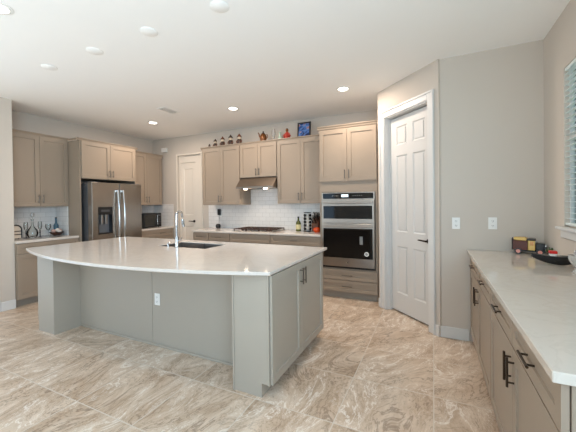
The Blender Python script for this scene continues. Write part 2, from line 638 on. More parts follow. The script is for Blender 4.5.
# baseboards
struct(B(PB.x + .004, 0.318, YO - .015, YO, 0, 0.115, .004).build('baseboard_outlet_side', MT['trim']))
bl = MB().box(XS, XS + .015, 1.99, 2.155, 0, .125, .004)
struct(bl.build('baseboard_left', MT['trim']))
bp_ = MB().box(c1 + .001, PLEN, -.015, 0, 0, .115, .004).box(0.001, c0 - .001, -.015, 0, 0, .115, .004)
struct(pantry(bp_, 'baseboard_pantry', MT['trim']))
# casing of the opening in the left wall
lc = MB().box(XS, XS + .02, 1.88, 1.985, 0, 2.5, .004)
lc.box(XS - T, XS, 1.555, 1.575, 0, 2.43)
struct(lc.build('trim_3', MT['trim']))

# window on the right wall: frame, sashes, pane, sill and apron, blind
win = MB()
xw0, xw1 = XR + .034, XR + .059
win.box(xw0, xw1, WY0, WY0 + .018, WZ0, WZ1).box(xw0, xw1, WY1 - .018, WY1, WZ0, WZ1)
win.box(xw0, xw1, WY0 + .018, WY1 - .018, WZ1 - .03, WZ1).box(xw0, xw1, WY0 + .018, WY1 - .018, WZ0, WZ0 + .03)
win.box(xw0, xw1, WY0 + .018, WY1 - .018, 1.845, 1.878)
window1 = struct(win.build('window_1', MT['trim']))
B(xw0 + .012, xw0 + .018, WY0 + .018, WY1 - .018, WZ0 + .03, WZ1 - .03).build('pane', MT['pane'], window1)
sl = MB().box(XR - .045, XR + .033, WY0 + .001, WY1 - .001, WZ0 - .022, WZ0 - .0005, .004).box(XR - .045, XR - .0005, WY1 - .001, WY1 + .045, WZ0 - .022, WZ0 - .0005, .004)
sl.box(XR - .018, XR - .0005, WY0, WY1 + .02, WZ0 - .085, WZ0 - .022, .004)
struct(sl.build('trim_4', MT['trim']))
bl_ = thing('window_blind', 'white horizontal slat blind half open in the window by the buffet', 'blind', (XR + .017, WY1, WZ1))
B(-.014, .014, -(WY1 - WY0) + .006, -.006, -.026, -.002, .003).build('head_rail', MT['blind'], bl_)
sm = MB()
zz = -.055
while zz > -(WZ1 - WZ0) + .05:
    a = R(4)
    hw = .013
    for_y0, for_y1 = -(WY1 - WY0) + .008, -.008
    sm.prism([(-hw * math.cos(a), zz + hw * math.sin(a)), (hw * math.cos(a), zz - hw * math.sin(a)), (hw * math.cos(a), zz - hw * math.sin(a) + .003), (-hw * math.cos(a), zz + hw * math.sin(a) + .003)], 'y', for_y0, for_y1)
    zz -= .042
sm.build('slats', MT['blind'], bl_)
for yy in (-.10, -.7, -(WY1 - WY0) + .10):
    B(-.0145, -.0135, yy - .002, yy + .002, -(WZ1 - WZ0) + .03, -.027).build('ladder_tape', MT['blind'], bl_)
B(-.013, .013, -(WY1 - WY0) + .008, -.008, -(WZ1 - WZ0) + .012, -(WZ1 - WZ0) + .03, .003).build('bottom_rail', MT['blind'], bl_)

# glazed frames of the openings the daylight comes through, behind the camera
g = MB()
for x in (-4.8, -3.81, -1.6, 0.14):
    g.box(x, x + .06, YREAR - .09, YREAR - .03, 0, 2.42)
for x0, x1 in ((-4.739, -3.811), (-1.539, .139)):
    g.box(x0, x1, YREAR - .09, YREAR - .03, 2.36, 2.42).box(x0, x1, YREAR - .09, YREAR - .03, 0, .05)
struct(g.build('window_2', MT['trim']))
g = MB()
for y in (-2.4, -0.45, 1.49):
    g.box(XS - .09, XS - .03, y, y + .06, 0, 2.45)
g.box(XS - .09, XS - .03, -2.4, 1.55, 2.39, 2.45)
struct(g.build('window_3', MT['trim']))

# outdoors
grassm = mat('lawn_green', (98, 130, 84), 0.9, var=0.25, scale=6)
struct(B(1.3, 30, -20, 40, -0.3, -0.12).build('ground', grassm))
nb = B(4.4, 4.6, 2, 34, -0.12, 2.45)
o = nb.build('garden_wall', mat('pale_blue_stucco', (84, 168, 208), 0.8, var=.05))
tag(o, 'pale blue garden wall seen through the lower half of the blind', 'wall')
hedge = MB()
rnd = random.Random(3)
for k in range(4200):
    c = Vector((5.4 + rnd.random() * 1.2, 3 + rnd.random() * 32, 1.8 + rnd.random() * 4.2))
    s = .16 + rnd.random() * .14
    d = Vector((rnd.uniform(-1, 1), rnd.uniform(-1, 1), rnd.uniform(-1, 1))).normalized()
    e = d.orthogonal().normalized() * s
    f = d.cross(e).normalized() * s * .45
    vq = [hedge.bm.verts.new(c + q) for q in (-e, f, e, -f)]
    hedge.bm.faces.new(vq)
hedge.box(6.0, 6.2, 3, 35, -.12, 5.0)
o = hedge.build('hedge', mat('hedge_leaf', (92, 200, 130), 0.7, var=.3, scale=3))
tag(o, 'tall bright green hedge seen through the upper half of the blind', 'hedge')


# ------------------------------------------------------------------ cabinets
def pull(mb, x, z, yf, vertical, ln=0.13, r=0.0055, st=0.032):
    h = ln / 2
    if vertical:
        mb.cyl((x, yf - st, z - h), (x, yf - st, z + h), r, n=10)
        for s in (-1, 1):
            mb.cyl((x, yf, z + s * h * .68), (x, yf - st, z + s * h * .68), r * .8, n=8)
    else:
        mb.cyl((x - h, yf - st, z), (x + h, yf - st, z), r, n=10)
        for s in (-1, 1):
            mb.cyl((x + s * h * .68, yf, z), (x + s * h * .68, yf - st, z), r * .8, n=8)
    return mb


def front(root, kind, x0, x1, z0, z1, hx=None, hz=None, vert=None, m=None, hm=None, fw=.058, hl=.13, t=.019, rec=.012, st=.032):
    g = .0022
    d = MB().panel(x0 + g, x1 - g, z0 + g, z1 - g, -t - .003, t, fw=fw, rec=rec, slope=.002)
    d = d.build(kind, m or MT['cab'], root)
    if hx is not None:
        h = pull(MB(), hx, hz, -t - .003, vert, hl, st=st).build('handle', hm or MT['nickel'], d, smooth=True)
        h['label'] = 'slim dark metal bar handle'
    return d


def carcass(root, w, d, z0, z1, toe=None, m=None):
    b = MB()
    b.box(0, w, 0, d, (toe if toe else z0), z1)
    o = b.build('carcass', m or MT['cab'], root)
    if toe:
        B(0.002, w - .002, .07, d, 0.0, toe - .001).build('toe_kick', MT['toe'], root)
    return o


def crown(root, w, d, z, left=True, right=True, h=.05, pr=.03):
    prof = [(0, z), (-pr * .35, z + .006), (-pr * .5, z + h * .5), (-pr, z + h * .8), (-pr, z + h), (.02, z + h), (.02, z)]
    b = MB().prism(prof, 'x', -(pr if left else 0), w + (pr if right else 0))
    if left: b.box(-pr, 0, .0201, d, z + h * .6, z + h)
    if right: b.box(w, w + pr, .0201, d, z + h * .6, z + h)
    return b.build('crown_moulding', MT['cab'], root)


def upper(name, label, loc, rz, w, d, z0, z1, splits, group, crown_on=True, cl=False, cr_=False, hz=None, x0=0.0):
    t = thing(name, label, 'wall cabinet', loc, rz, group)
    carcass(t, w, d, z0, z1)
    n = len(splits) - 1
    for i in range(n):
        a, b = splits[i], splits[i + 1]
        hx = b - .03 if i % 2 == 0 else a + .03
        front(t, 'door', a, b, z0 + .003, z1 - .004, hx, (z0 + .115) if hz is None else hz, True)
    if crown_on:
        crown(t, w, d, z1 - .012, cl, cr_)
    return t


UG = 'greige wall cabinets with shaker doors'
# left wall, seen from the coffee bar towards the rear corner. Local x = world +Y, front faces +X
upper('wall_cabinet', 'greige two-door wall cabinet above the coffee bar', (-5.395, 2.160, 0), 90, 0.81, .345, 1.385, 2.455, [.004, .409, .806], UG)
# refrigerator surround: side panels, bridge cabinet
t = thing('refrigerator_surround', 'greige panelled surround with two short doors over the steel refrigerator', 'cabinet', (-5.085, 2.9715, 0), 90)
B(0, .022, .0, .655, 0, 2.44).build('side_panel', MT['cab'], t)
B(1.0, 1.022, .0, .655, 0, 2.44).build('side_panel', MT['cab'], t)
B(.0225, .9995, .0, .655, 1.83, 2.44).build('carcass', MT['cab'], t)
front(t, 'door', .026, .511, 1.835, 2.435, .478, 1.93, True, hl=.12)
front(t, 'door', .511, .996, 1.835, 2.435, .544, 1.93, True, hl=.12)
crown(t, 1.022, .27, 2.43, True, True, h=.045)
upper('wall_cabinet', 'greige two-door wall cabinet above the black microwave', (-5.395, 4.028, 0), 90, 0.847, .345, 1.385, 2.44, [.062, .455, .843], UG, cr_=True)

# base cabinets of the left wall
BG = 'greige base cabinets'
t = thing('base_cabinet', 'greige base cabinet under the coffee bar worktop with decanter', 'base cabinet', (-5.145, 2.160, 0), 90, BG)
carcass(t, .808, .595, 0, .88, .105)
front(t, 'drawer', .004, .804, .735, .875, .404, .805, False, fw=.045)
front(t, 'door', .004, .404, .112, .73, .374, .64, True)
front(t, 'door', .404, .804, .112, .73, .434, .64, True)
t = thing('base_cabinet', 'greige base cabinet under the worktop with the microwave', 'base cabinet', (-5.145, 3.998, 0), 90, BG)
carcass(t, .95, .595, 0, .88, .105)
front(t, 'drawer', .02, .93, .735, .875, .62, .805, False, fw=.045)
front(t, 'door', .02, .475, .112, .73, .445, .64, True)
front(t, 'door', .475, .93, .112, .73, .505, .64, True)
o = B(-5.742, -5.115, 2.158, 2.969, .8805, .915, .004).build('coffee_bar_worktop', MT['quartz'])
tag(o, 'white quartz worktop of the coffee bar at the left wall', 'worktop')
o = B(-5.742, -5.115, 3.998, 4.958, .8805, .915, .004).build('microwave_worktop', MT['quartz'])
tag(o, 'white quartz worktop in the corner under the microwave', 'worktop')
sp = MB().box(XL, XL + .008, 2.158, 2.969, .9155, 1.384)
struct(sp.build('backsplash_coffee_bar', MT['tileY']))
struct(MB().box(XL, XL + .008, 3.998, YB - .01, .9155, 1.384).build('backsplash_microwave', MT['tileY']))
sp = MB().box(XL + .0085, -5.14, YB - .008, YB, .9155, 1.40)
sp.box(XL + .0085, -5.40, 2.9605, 2.9695, .9155, 1.384)
sp.box(-4.16, -1.53, YB - .008, YB, .9155, 1.86)
struct(sp.build('backsplash_rear', MT['tileX']))

# rear wall uppers
YU = 4.612
upper('wall_cabinet', 'greige two-door wall cabinet left of the range hood', (-4.0, YU, 0), 0, .862, .345, 1.375, 2.44, [.004, .431, .858], UG, cl=True)
upper('wall_cabinet', 'short greige two-door cabinet directly over the range hood', (-3.134, YU, 0), 0, .748, .345, 1.853, 2.44, [.004, .374, .744], UG, hz=1.945)
upper('wall_cabinet', 'greige two-door wall cabinet between range hood and ovens', (-2.382, YU, 0), 0, .852, .345, 1.385, 2.44, [.004, .43, .848], UG)

# rear base cabinets
YC = 4.372
for x0, x1, lab, pulls in ((-4.03, -3.668, 'narrow greige base cabinet at the left end of the cooktop run', [.5]),
                           (-3.664, -3.202, 'greige base cabinet just left of the gas cooktop', [.5]),
                           (-3.198, -2.402, 'wide greige base cabinet under the gas cooktop', []),
                           (-2.398, -1.534, 'greige base cabinet between cooktop and ovens', [.5])):
    wd = x1 - x0
    t = thing('base_cabinet', lab, 'base cabinet', (x0, YC, 0), 0, BG)
    carcass(t, wd, .58, 0, .88, .105)
    front(t, 'drawer', .004, wd - .004, .735, .872, wd * .5 if pulls else None, .805, False, fw=.04)
    if wd > .5:
        front(t, 'door', .004, wd / 2, .112, .73, wd / 2 - .03, .64, True)
        front(t, 'door', wd / 2, wd - .004, .112, .73, wd / 2 + .03, .64, True)
    else:
        front(t, 'door', .004, wd - .004, .112, .73, wd - .035, .64, True)
o = B(-4.05, -1.531, 4.335, YB - .009, .8805, .915, .004).build('cooktop_worktop', MT['quartz'])
tag(o, 'white quartz worktop along the tiled rear wall around the cooktop', 'worktop')

# tall oven cabinet
YT = 4.325
t = thing('oven_cabinet', 'tall greige cabinet housing the double wall oven', 'tall cabinet', (-1.526, YT, 0))
wd = .836
tb = MB()
tb.box(0, .03, 0, .625, .1, 2.47).box(wd - .03, wd, 0, .625, .1, 2.47).box(.03, wd - .03, 0, .625, 1.545, 2.47).box(.03, wd - .03, 0, .625, .1, .44)
tb.box(.03, wd - .03, .58, .625, .44, 1.545)
tb.build('carcass', MT['cab'], t)
B(.0, wd, .05, .625, 0, .099).build('toe_kick', MT['toe'], t)
front(t, 'door', .006, .418, 1.70, 2.452, .388, 1.80, True)
front(t, 'door', .418, .83, 1.70, 2.452, .448, 1.80, True)
front(t, 'drawer', .006, .83, .276, .425, .41, .35, False, fw=.045, hl=.15)
front(t, 'drawer', .006, .83, .105, .272, .41, .19, False, fw=.045, hl=.15)
crown(t, wd, .625, 2.465, True, False, h=.05)

# wall oven
t = thing('wall_oven', 'stainless steel double wall oven with black glass doors', 'oven', (-1.492, YT, 0))
wo = .768
B(.02, wo - .02, .004, .55, .475, 1.525).build('oven_body', MT['dgrey'], t)
B(0, wo, -.022, -.002, .47, 1.54, .003).build('face_frame', MT['steel'], t)
cp = B(.02, wo - .02, -.03, -.0225, 1.448, 1.526, .002).build('control_panel', MT['blackglass'], t)
B(.30, .40, -.0315, -.0302, 1.472, 1.508).build('display', MT['led'], cp)
for i in range(5):
    for kx in (.17 + i * .02, .47 + i * .03):
        MB().cyl((kx, -.0302, 1.49), (kx, -.0312, 1.49), .003, n=8).build('touch_key', MT['plate'], cp)
ud = B(.004, wo - .004, -.044, -.0225, 1.095, 1.432, .004).build('upper_door', MT['steel'], t)
B(.032, wo - .032, -.047, -.0442, 1.16, 1.345, .001).build('door_glass', MT['blackglass'], ud)
h = MB().box(.03, wo - .03, -.088, -.070, 1.378, 1.402, .006, 2)
for x in (.07, wo - .07): h.box(x - .012, x + .012, -.072, -.044, 1.382, 1.398)
h.build('handle', MT['steel'], ud)
ld = B(.004, wo - .004, -.044, -.0225, .474, 1.088, .004).build('lower_door', MT['steel'], t)
lg = B(.03, wo - .03, -.047, -.0442, .60, 1.022, .001).build('door_glass', MT['blackglass'], ld)
h = MB().box(.03, wo - .03, -.088, -.070, 1.042, 1.066, .006, 2)
for x in (.07, wo - .07): h.box(x - .012, x + .012, -.072, -.044, 1.046, 1.062)
h.build('handle', MT['steel'], ld)
rect_o = B(.56, .605, -.0482, -.0472, .80, .915).build('grey_rectangle', mat('rectangle_grey', (120, 120, 118), .5), ld)  # flat grey rectangle and, below it, a white disc on the glass
rect_o['label'] = 'grey rectangular patch on the glass'
o = MB().cyl((.655, -.0472, .67), (.655, -.0482, .67), .031, n=28).build('white_disc', MT['plate'], ld)
o['label'] = 'round white patch on the glass'
o = MB().cyl((.655, -.0483, .67), (.655, -.0488, .67), .02, n=24).build('disc_centre', mat('disc_grey', (150, 150, 148), .5), ld)
o = MB().cyl((.384, -.0445, .535), (.384, -.0465, .535), .013, n=20).build('badge', MT['chrome'], ld)
B(.01, wo - .01, -.018, -.002, .445, .4695).build('gap_strip', MT['black'], t)  # black strip standing for the dark gap under the oven

# range hood
t = thing('range_hood', 'slanted stainless under-cabinet range hood with two lit lamps', 'range hood', (-3.13, YB, 0))
hw = .742
prof = [(-.010, 1.85), (-.352, 1.85), (-.362, 1.84), (-.505, 1.685), (-.505, 1.655), (-.49, 1.655), (-.49, 1.668), (-.010, 1.668)]
MB().prism(prof, 'x', 0, hw).build('hood_shell', MT['hoodsteel'], t)
for lx in (0, hw - .012):
    B(lx, lx + .012, -.488, -.010, 1.655, 1.667).build('side_lip', MT['steel'], t)
fl = MB()
for i in range(11):
    fl.box(.02, hw - .02, -.37 + i * .032, -.352 + i * .032, 1.658, 1.6675)
fl.build('grease_filter', MT['nickel'], t)
hl_pos = (.12, .50)
for x in (.16, .56):
    lp = MB().cyl((x, -.445, 1.6675), (x, -.445, 1.636), .036, .030, n=24).build('lamp', MT['hoodlamp'], t, smooth=True)
    L = bpy.data.lights.new('hood_lamp_light', 'SPOT')
    L.energy = 6; L.spot_size = R(130); L.spot_blend = .6; L.shadow_soft_size = .03; L.color = (1, .85, .68)
    lo = bpy.data.objects.new('hood_lamp_light', L)
    lo.location = (-3.13 + x, YB - .445, 1.628)
    COL.objects.link(lo)

# gas cooktop
t = thing('gas_cooktop', 'black five-burner gas cooktop with cast iron grates', 'cooktop', (-2.76, 4.62, .9155))
B(-.38, .38, -.25, .25, 0, .012, .004).build('glass_top', MT['steel'], t)
for bx, by, br_ in ((-.25, -.12, .04), (-.25, .13, .035), (0, .02, .055), (.25, .13, .04), (.25, -.12, .045)):
    MB().cyl((bx, by, .0125), (bx, by, .024), br_, br_ * .9, 24).cyl((bx, by, .0241), (bx, by, .031), br_ * .7, br_ * .65, 24).build('burner', MT['iron'], t, smooth=True)
for k in range(3):
    gx = -.252 + k * .252
    gm = MB()
    a, b = gx - .122, gx + .122
    for (p, q, r, s) in ((a, b, -.235, -.222), (a, b, .222, .235), (a, a + .013, -.222, .222), (b - .013, b, -.222, .222)):
        gm.box(p, q, r, s, .034, .048)
    for xx in (gx - .04, gx + .04): gm.box(xx - .005, xx + .005, -.222, .222, .036, .050)
    for yy in (-.12, 0, .12): gm.box(a + .013, b - .013, yy - .005, yy + .005, .036, .050)
    for p in (a + .006, b - .006):
        for q in (-.229, .229): gm.box(p - .006, p + .006, q - .006, q + .006, .012, .035)
    gm.build('grate', MT['iron'], t)
for k in range(5):
    MB().cyl((-.16 + k * .08, -.215, .012), (-.16 + k * .08, -.215, .028), .016, .013, 16).build('knob', MT['steel'], t, smooth=True)

# refrigerator
t = thing('refrigerator', 'stainless side-by-side refrigerator with water dispenser', 'refrigerator', (-4.885, 3.035, 0), 90)
fwid, fd, fh = .915, .80, 1.765
B(.006, fwid - .006, .125, fd, .02, fh - .015, .004).build('case', MT['dgrey'], t)
B(.02, fwid - .02, .10, .1245, .0, .09).build('grille', MT['black'], t)
MB().box(.02, .12, .04, .20, fh - .014, fh + .012, .006).box(fwid - .12, fwid - .02, .04, .20, fh - .014, fh + .012, .006).build('hinge_cover', MT['dgrey'], t)
sx_ = .475
dl = MB()
dz0, dz1, dx0, dx1 = .92, 1.365, .10, .345
dl.box(.002, dx0, 0, .11, .10, fh, .008, 2).box(dx1, sx_ - .003, 0, .11, .10, fh, .008, 2)
dl.box(dx0 - .01, dx1 + .01, 0.0005, .11, dz1, fh - .001).box(dx0 - .01, dx1 + .01, 0.0005, .11, .101, dz0).box(dx0 - .01, dx1 + .01, .085, .11, dz0 - .01, dz1 + .01)
doorL = dl.build('freezer_door', MT['fsteel'], t)
dr = MB().box(sx_ + .003, fwid - .002, 0, .11, .10, fh, .008, 2)
doorR = dr.build('fridge_door', MT['fsteel'], t)
MB().box(dx0, dx1, .002, .02, 1.24, dz1 - .001).box(dx0, dx0 + .012, .002, .084, dz0, 1.2395).box(dx1 - .012, dx1, .002, .084, dz0, 1.2395).box(dx0 + .012, dx1 - .012, .002, .084, dz0, dz0 + .02).build('dispenser_bezel', MT['black'], doorL)
B(dx0 + .013, dx1 - .013, .078, .0845, dz0 + .021, 1.2395).build('dispenser_niche', mat('grey_niche', (120, 124, 130), .3, .4), doorL)
MB().box(dx0 + .07, dx0 + .105, .03, .07, 1.08, 1.2395, .004).box(dx1 - .105, dx1 - .07, .03, .07, 1.08, 1.2395, .004).build('dispenser_paddle', MT['steel'], doorL)
B(dx0 + .05, dx1 - .05, .0003, .0018, 1.285, 1.32).build('dispenser_display', MT['dgrey'], doorL)
for par, hx in ((doorL, sx_ - .05), (doorR, sx_ + .05)):
    hb = MB()
    pts = []
    for i in range(15):
        u = i / 14
        pts.append((hx, -.03 - .035 * math.sin(math.pi * u), .70 + .95 * u))
    hb.tube(pts, .015, 12)
    hb.box(hx - .012, hx + .012, -.032, 0, .70, .735, .004).box(hx - .012, hx + .012, -.032, 0, 1.615, 1.65, .004)
    hb.build('handle', MT['chrome'], par, smooth=True)
B(.74, .80, -.0025, -.0003, 1.70, 1.715).build('badge', MT['chrome'], doorR)

# microwave on the corner worktop
t = thing('microwave', 'black countertop microwave with silver handle in the corner', 'microwave', (-5.28, 4.30, .9155), 90)
B(0, .46, .022, .36, .008, .30, .006).build('case', MT['black'], t)
md = B(.004, .345, 0, .021, .012, .296, .004).build('door', MT['black'], t)
B(.035, .29, -.002, -.0003, .05, .26).build('door_glass', mat('smoky_glass', (48, 46, 42), .08, var=.03), md)
MB().cyl((.325, -.03, .06), (.325, -.03, .25), .008, n=10).cyl((.325, 0, .08), (.325, -.03, .08), .005, n=8).cyl((.325, 0, .23), (.325, -.03, .23), .005, n=8).build('handle', MT['chrome'], md, smooth=True)
mp_ = B(.347, .456, 0, .021, .012, .296, .004).build('control_panel', MT['blackglass'], t)
B(.365, .44, -.002, -.0003, .235, .27).build('display', MT['dgrey'], mp_)
kb = MB()
for i in range(3):
    for j in range(4):
        kb.box(.367 + i * .026, .386 + i * .026, -.002, -.0003, .06 + j * .04, .085 + j * .04)
kb.build('keypad', MT['dgrey'], mp_)
for x in (.04, .42):
    for y in (.05, .32):
        MB().cyl((x, y, 0), (x, y, .009), .012, n=12).build('foot', MT['black'], t)

# ------------------------------------------------------------------ island
t = thing('kitchen_island', 'large greige kitchen island with shaker doors on its right end', 'island', (-2.55, 2.5, 0))
ox, oy = 2.55, -2.5     # local = world + offset


def L(x): return x + ox


def Ly(y): return y + oy


CABLIT = mat('cabinet_paint_lit', (172, 163, 150), 0.42, var=.015, scale=5)  # same cabinet paint, lightened and greyed to imitate the light on the island
cut = [(L(-2.925), Ly(2.53)), (L(-2.175), Ly(2.53)), (L(-2.175), Ly(2.955)), (L(-2.925), Ly(2.955))]
MB().holed([(L(-3.699), Ly(2.165)), (L(-1.361), Ly(2.165)), (L(-1.361), Ly(3.0)), (L(-3.699), Ly(3.0))], [cut], 0, .8905).build('carcass', CABLIT, t)
for a, b in ((-3.699, -2.533), (-2.527, -1.361)):
    B(L(a), L(b), Ly(2.15), Ly(2.1645), .022, .8905).build('back_panel', CABLIT, t)
B(L(-3.699), L(-1.361), Ly(2.138), Ly(2.1645), 0, .021, .003).build('shoe_strip', CABLIT, t)
# right end cabinet with toe notch
eb = MB().prism([(L(-1.36), 0), (L(-1.12), 0), (L(-1.12), .1), (L(-1.052), .1), (L(-1.052), .8905), (L(-1.36), .8905)], 'y', Ly(1.88), Ly(3.0))
eb.build('end_cabinet', CABLIT, t)
B(L(-1.365), L(-1.352), Ly(1.872), Ly(1.8795), 0, .8905).build('corner_strip', CABLIT, t)
B(L(-1.065), L(-1.052), Ly(1.872), Ly(1.8795), .1, .8905).build('corner_strip', CABLIT, t)
eb = MB().prism([(L(-3.70), 0), (L(-4.014), 0), (L(-4.014), .8905), (L(-3.70), .8905)], 'y', Ly(1.88), Ly(3.0))
eb.build('end_cabinet', CABLIT, t)
B(L(-3.712), L(-3.699), Ly(1.872), Ly(1.8795), 0, .8905).build('corner_strip', CABLIT, t)
# end doors: a child frame is avoided, mesh is rotated into the island's coordinates


def end_door(y0, y1, z0, z1, hy, face_x, sgn):
    g_ = .0024
    rot = Matrix.Translation((L(face_x), 0, 0)) @ Matrix.Rotation(R(90 * sgn), 4, 'Z')
    # local x of the panel -> +Y for sgn=+1, -Y for sgn=-1
    a, b = (Ly(y0), Ly(y1)) if sgn > 0 else (-Ly(y1), -Ly(y0))
    hx = Ly(hy) if sgn > 0 else -Ly(hy)
    d = MB().panel(a + g_, b - g_, z0, z1, -.022, .019, rec=.012, slope=.002).xform(rot).build('door', CABLIT, t)
    h = pull(MB(), hx, z1 - .11, -.022, True, .14).xform(rot).build('handle', MT['nickel'], d, smooth=True)


end_door(1.884, 2.418, .105, .884, 2.390, -1.052, 1)
end_door(2.418, 2.985, .105, .884, 2.446, -1.052, 1)
end_door(1.884, 2.418, .105, .884, 2.390, -4.014, -1)
end_door(2.418, 2.985, .105, .884, 2.446, -4.014, -1)

# island worktop with curved seating edge and sink cut-out
outer = []
for i in range(41):
    u = -1 + i / 20
    outer.append((-2.611 + 1.584 * u, 1.57 + .283 * u * u))
outer += [(-1.027, 3.12), (-4.195, 3.12)]
SX0, SX1, SY0, SY1 = -2.90, -2.20, 2.555, 2.93


def rrect(x0, x1, y0, y1, r, n=5):
    pts = []
    for cx, cy, a0 in ((x1 - r, y1 - r, 0), (x0 + r, y1 - r, 90), (x0 + r, y0 + r, 180), (x1 - r, y0 + r, 270)):
        for k in range(n + 1):
            a = R(a0 + 90 * k / n)
            pts.append((cx + r * math.cos(a), cy + r * math.sin(a)))
    return pts


wt = MB().holed(outer, [rrect(SX0, SX1, SY0, SY1, .004, 2)], .891, .917)
o = wt.build('island_worktop', MT['quartz'])
bv = o.modifiers.new('edge', 'BEVEL'); bv.width = .004; bv.segments = 2; bv.limit_method = 'ANGLE'; bv.angle_limit = R(50)
tag(o, 'large white polished quartz island worktop with curved seating edge', 'worktop')

# sink
t = thing('kitchen_sink', 'undermount stainless double-bowl sink in the island worktop', 'sink', ((SX0 + SX1) / 2, (SY0 + SY1) / 2, .8900))
hx_, hy_ = (SX1 - SX0) / 2 - .0015, (SY1 - SY0) / 2 - .0015
for a, b in ((-hx_, -.005), (.012, hx_)):
    mb = MB()
    mb.box(a, a + .004, -hy_, hy_, -.2, .020).box(b - .004, b, -hy_, hy_, -.2, .020 if b > .1 else -.012)
    mb.box(a + .004, b - .004, -hy_, -hy_ + .004, -.2, .020).box(a + .004, b - .004, hy_ - .004, hy_, -.2, .020)
    mb.box(a, b, -hy_, hy_, -.204, -.2001)
    bo = mb.build('bowl', MT['sinksteel'], t)
    MB().cyl(((a + b) / 2, 0, -.2), ((a + b) / 2, 0, -.196), .04, n=24).build('drain', MT['chrome'], bo, smooth=True)
B(-.0045, .0115, -hy_ + .002, hy_ - .002, -.05, -.006, .003).build('divider', MT['steel'], t)

# faucet
t = thing('kitchen_faucet', 'tall chrome pull-down gooseneck faucet on the island', 'faucet', (-2.55, 2.505, .9173))
MB().lathe([(.0, 0), (.030, 0), (.030, .006), (.022, .012), (.020, .12), (.0, .12)], n=24).build('base', MT['chrome'], t, smooth=True)
pts = [(0, 0, .11), (0, 0, .24)]
Rr = .034
for i in range(13):
    a = math.pi * (1 - i / 12)
    pts.append((.004 * (1 + math.cos(a)), Rr + Rr * math.cos(a), 0.365 + Rr * math.sin(a)))
pts.append((.010, 2 * Rr + .006, .33))
MB().tube(pts, .0125, 14).build('spout', MT['chrome'], t, smooth=True)
MB().tube([(.010, 2 * Rr + .008, .312), (.012, 2 * Rr + .014, .26), (.014, 2 * Rr + .018, .225)], [.014, .017, .016], 14).build('spray_head', MT['chrome'], t, smooth=True)
MB().tube([(.018, 0, .075), (.05, 0, .085), (.085, -.01, .12)], [.010, .008, .006], 10).build('lever', MT['chrome'], t, smooth=True)
t = thing('soap_dispenser', 'small chrome soap dispenser left of the island faucet', 'soap dispenser', (-2.70, 2.52, .9173))
t.scale = (.8, .8, .6)
MB().lathe([(0, 0), (.020, 0), (.020, .006), (.012, .012), (.011, .05), (0, .05)], n=18).build('base', MT['chrome'], t, smooth=True)
MB().tube([(0, 0, .048), (0, 0, .075), (.0, .03, .085), (.0, .06, .078)], [.008, .009, .007, .005], 10).build('nozzle', MT['chrome'], t, smooth=True)


# outlets and switches
def outlet(label, loc, rz, kind):
    t = thing('wall_outlet' if kind == 'outlet' else 'light_switch', label, kind, loc, rz)
    B(-.036, .036, -.006, -.0005, -.058, .058, .003).build('cover_plate', MT['plate'], t)
    if kind == 'outlet':
        for dz in (-.022, .022):
            r = B(-.016, .016, -.009, -.0062, dz - .014, dz + .014, .002).build('receptacle', MT['plate'], t)
            MB().box(-.008, -.005, -.0096, -.0091, dz - .004, dz + .006).box(.005, .008, -.0096, -.0091, dz - .004, dz + .006).box(-.002, .002, -.0096, -.0091, dz - .011, dz - .007).build('slot', MT['slot'], r)
    else:
        B(-.017, .017, -.0095, -.0062, -.034, .034, .002).build('rocker', MT['plate'], t)
    return t


outlet('white outlet on the grey wall nearer the pantry door', (.207, YO, 1.172), 0, 'outlet')
outlet('white outlet on the grey wall above the buffet worktop end', (.517, YO, 1.176), 0, 'outlet')
outlet('white outlet on the seating side panel of the island', (-2.457, 2.1495, .464), 0, 'outlet')
outlet('white outlet on the tile above the round black speaker', (-3.865, YB - .0085, 1.19), 0, 'outlet')
t = thing('plug_in_charger', 'black charger plugged into the outlet on the rear tile', 'charger', (-3.865, YB - .019, 1.215))
B(-.028, .028, -.045, 0, -.045, .075, .006, 2).build('charger_body', MT['black'], t)
MB().tube([(0, -.02, -.046), (.004, -.03, -.12), (.02, -.06, -.2), (.05, -.08, -.279)], .003, 6).build('cable', MT['black'], t)
o = B(-.075, .075, -.045, -.0005, -.045, .045, .008, 2).build('door_chime', MT['plate'], loc=(-5.36, YB, 2.595))
tag(o, 'small white chime box high on the rear wall near the corner', 'door chime')

# ------------------------------------------------------------------ right-hand buffet
for y1, wd, lab in ((3.490, 1.186, 'greige buffet cabinet with two doors next to the outlet wall'), (2.302, 1.198, 'greige buffet cabinet with two doors at the near end of the buffet')):
    t = thing('buffet_cabinet', lab, 'base cabinet', (.347, y1, 0), -90, BG)
    carcass(t, wd, .558, 0, .88, .105)
    h2 = wd / 2
    for a, b, hx in ((.004, h2, h2 - .032), (h2, wd - .004, h2 + .032)):
        front(t, 'drawer', a, b, .726, .874, (a + b) / 2, .80, False, hm=MT['bronze'], hl=.13, fw=.052, rec=.008, st=.027)
        front(t, 'door', a, b, .112, .722, hx, .615, True, hm=MT['bronze'], hl=.135, rec=.008, st=.027)
o = B(.300, XR - .001, 1.088, YO - .001, .8805, .914, .003).build('buffet_worktop', MT['quartz2'])
tag(o, 'long veined off-white buffet worktop under the window', 'worktop')


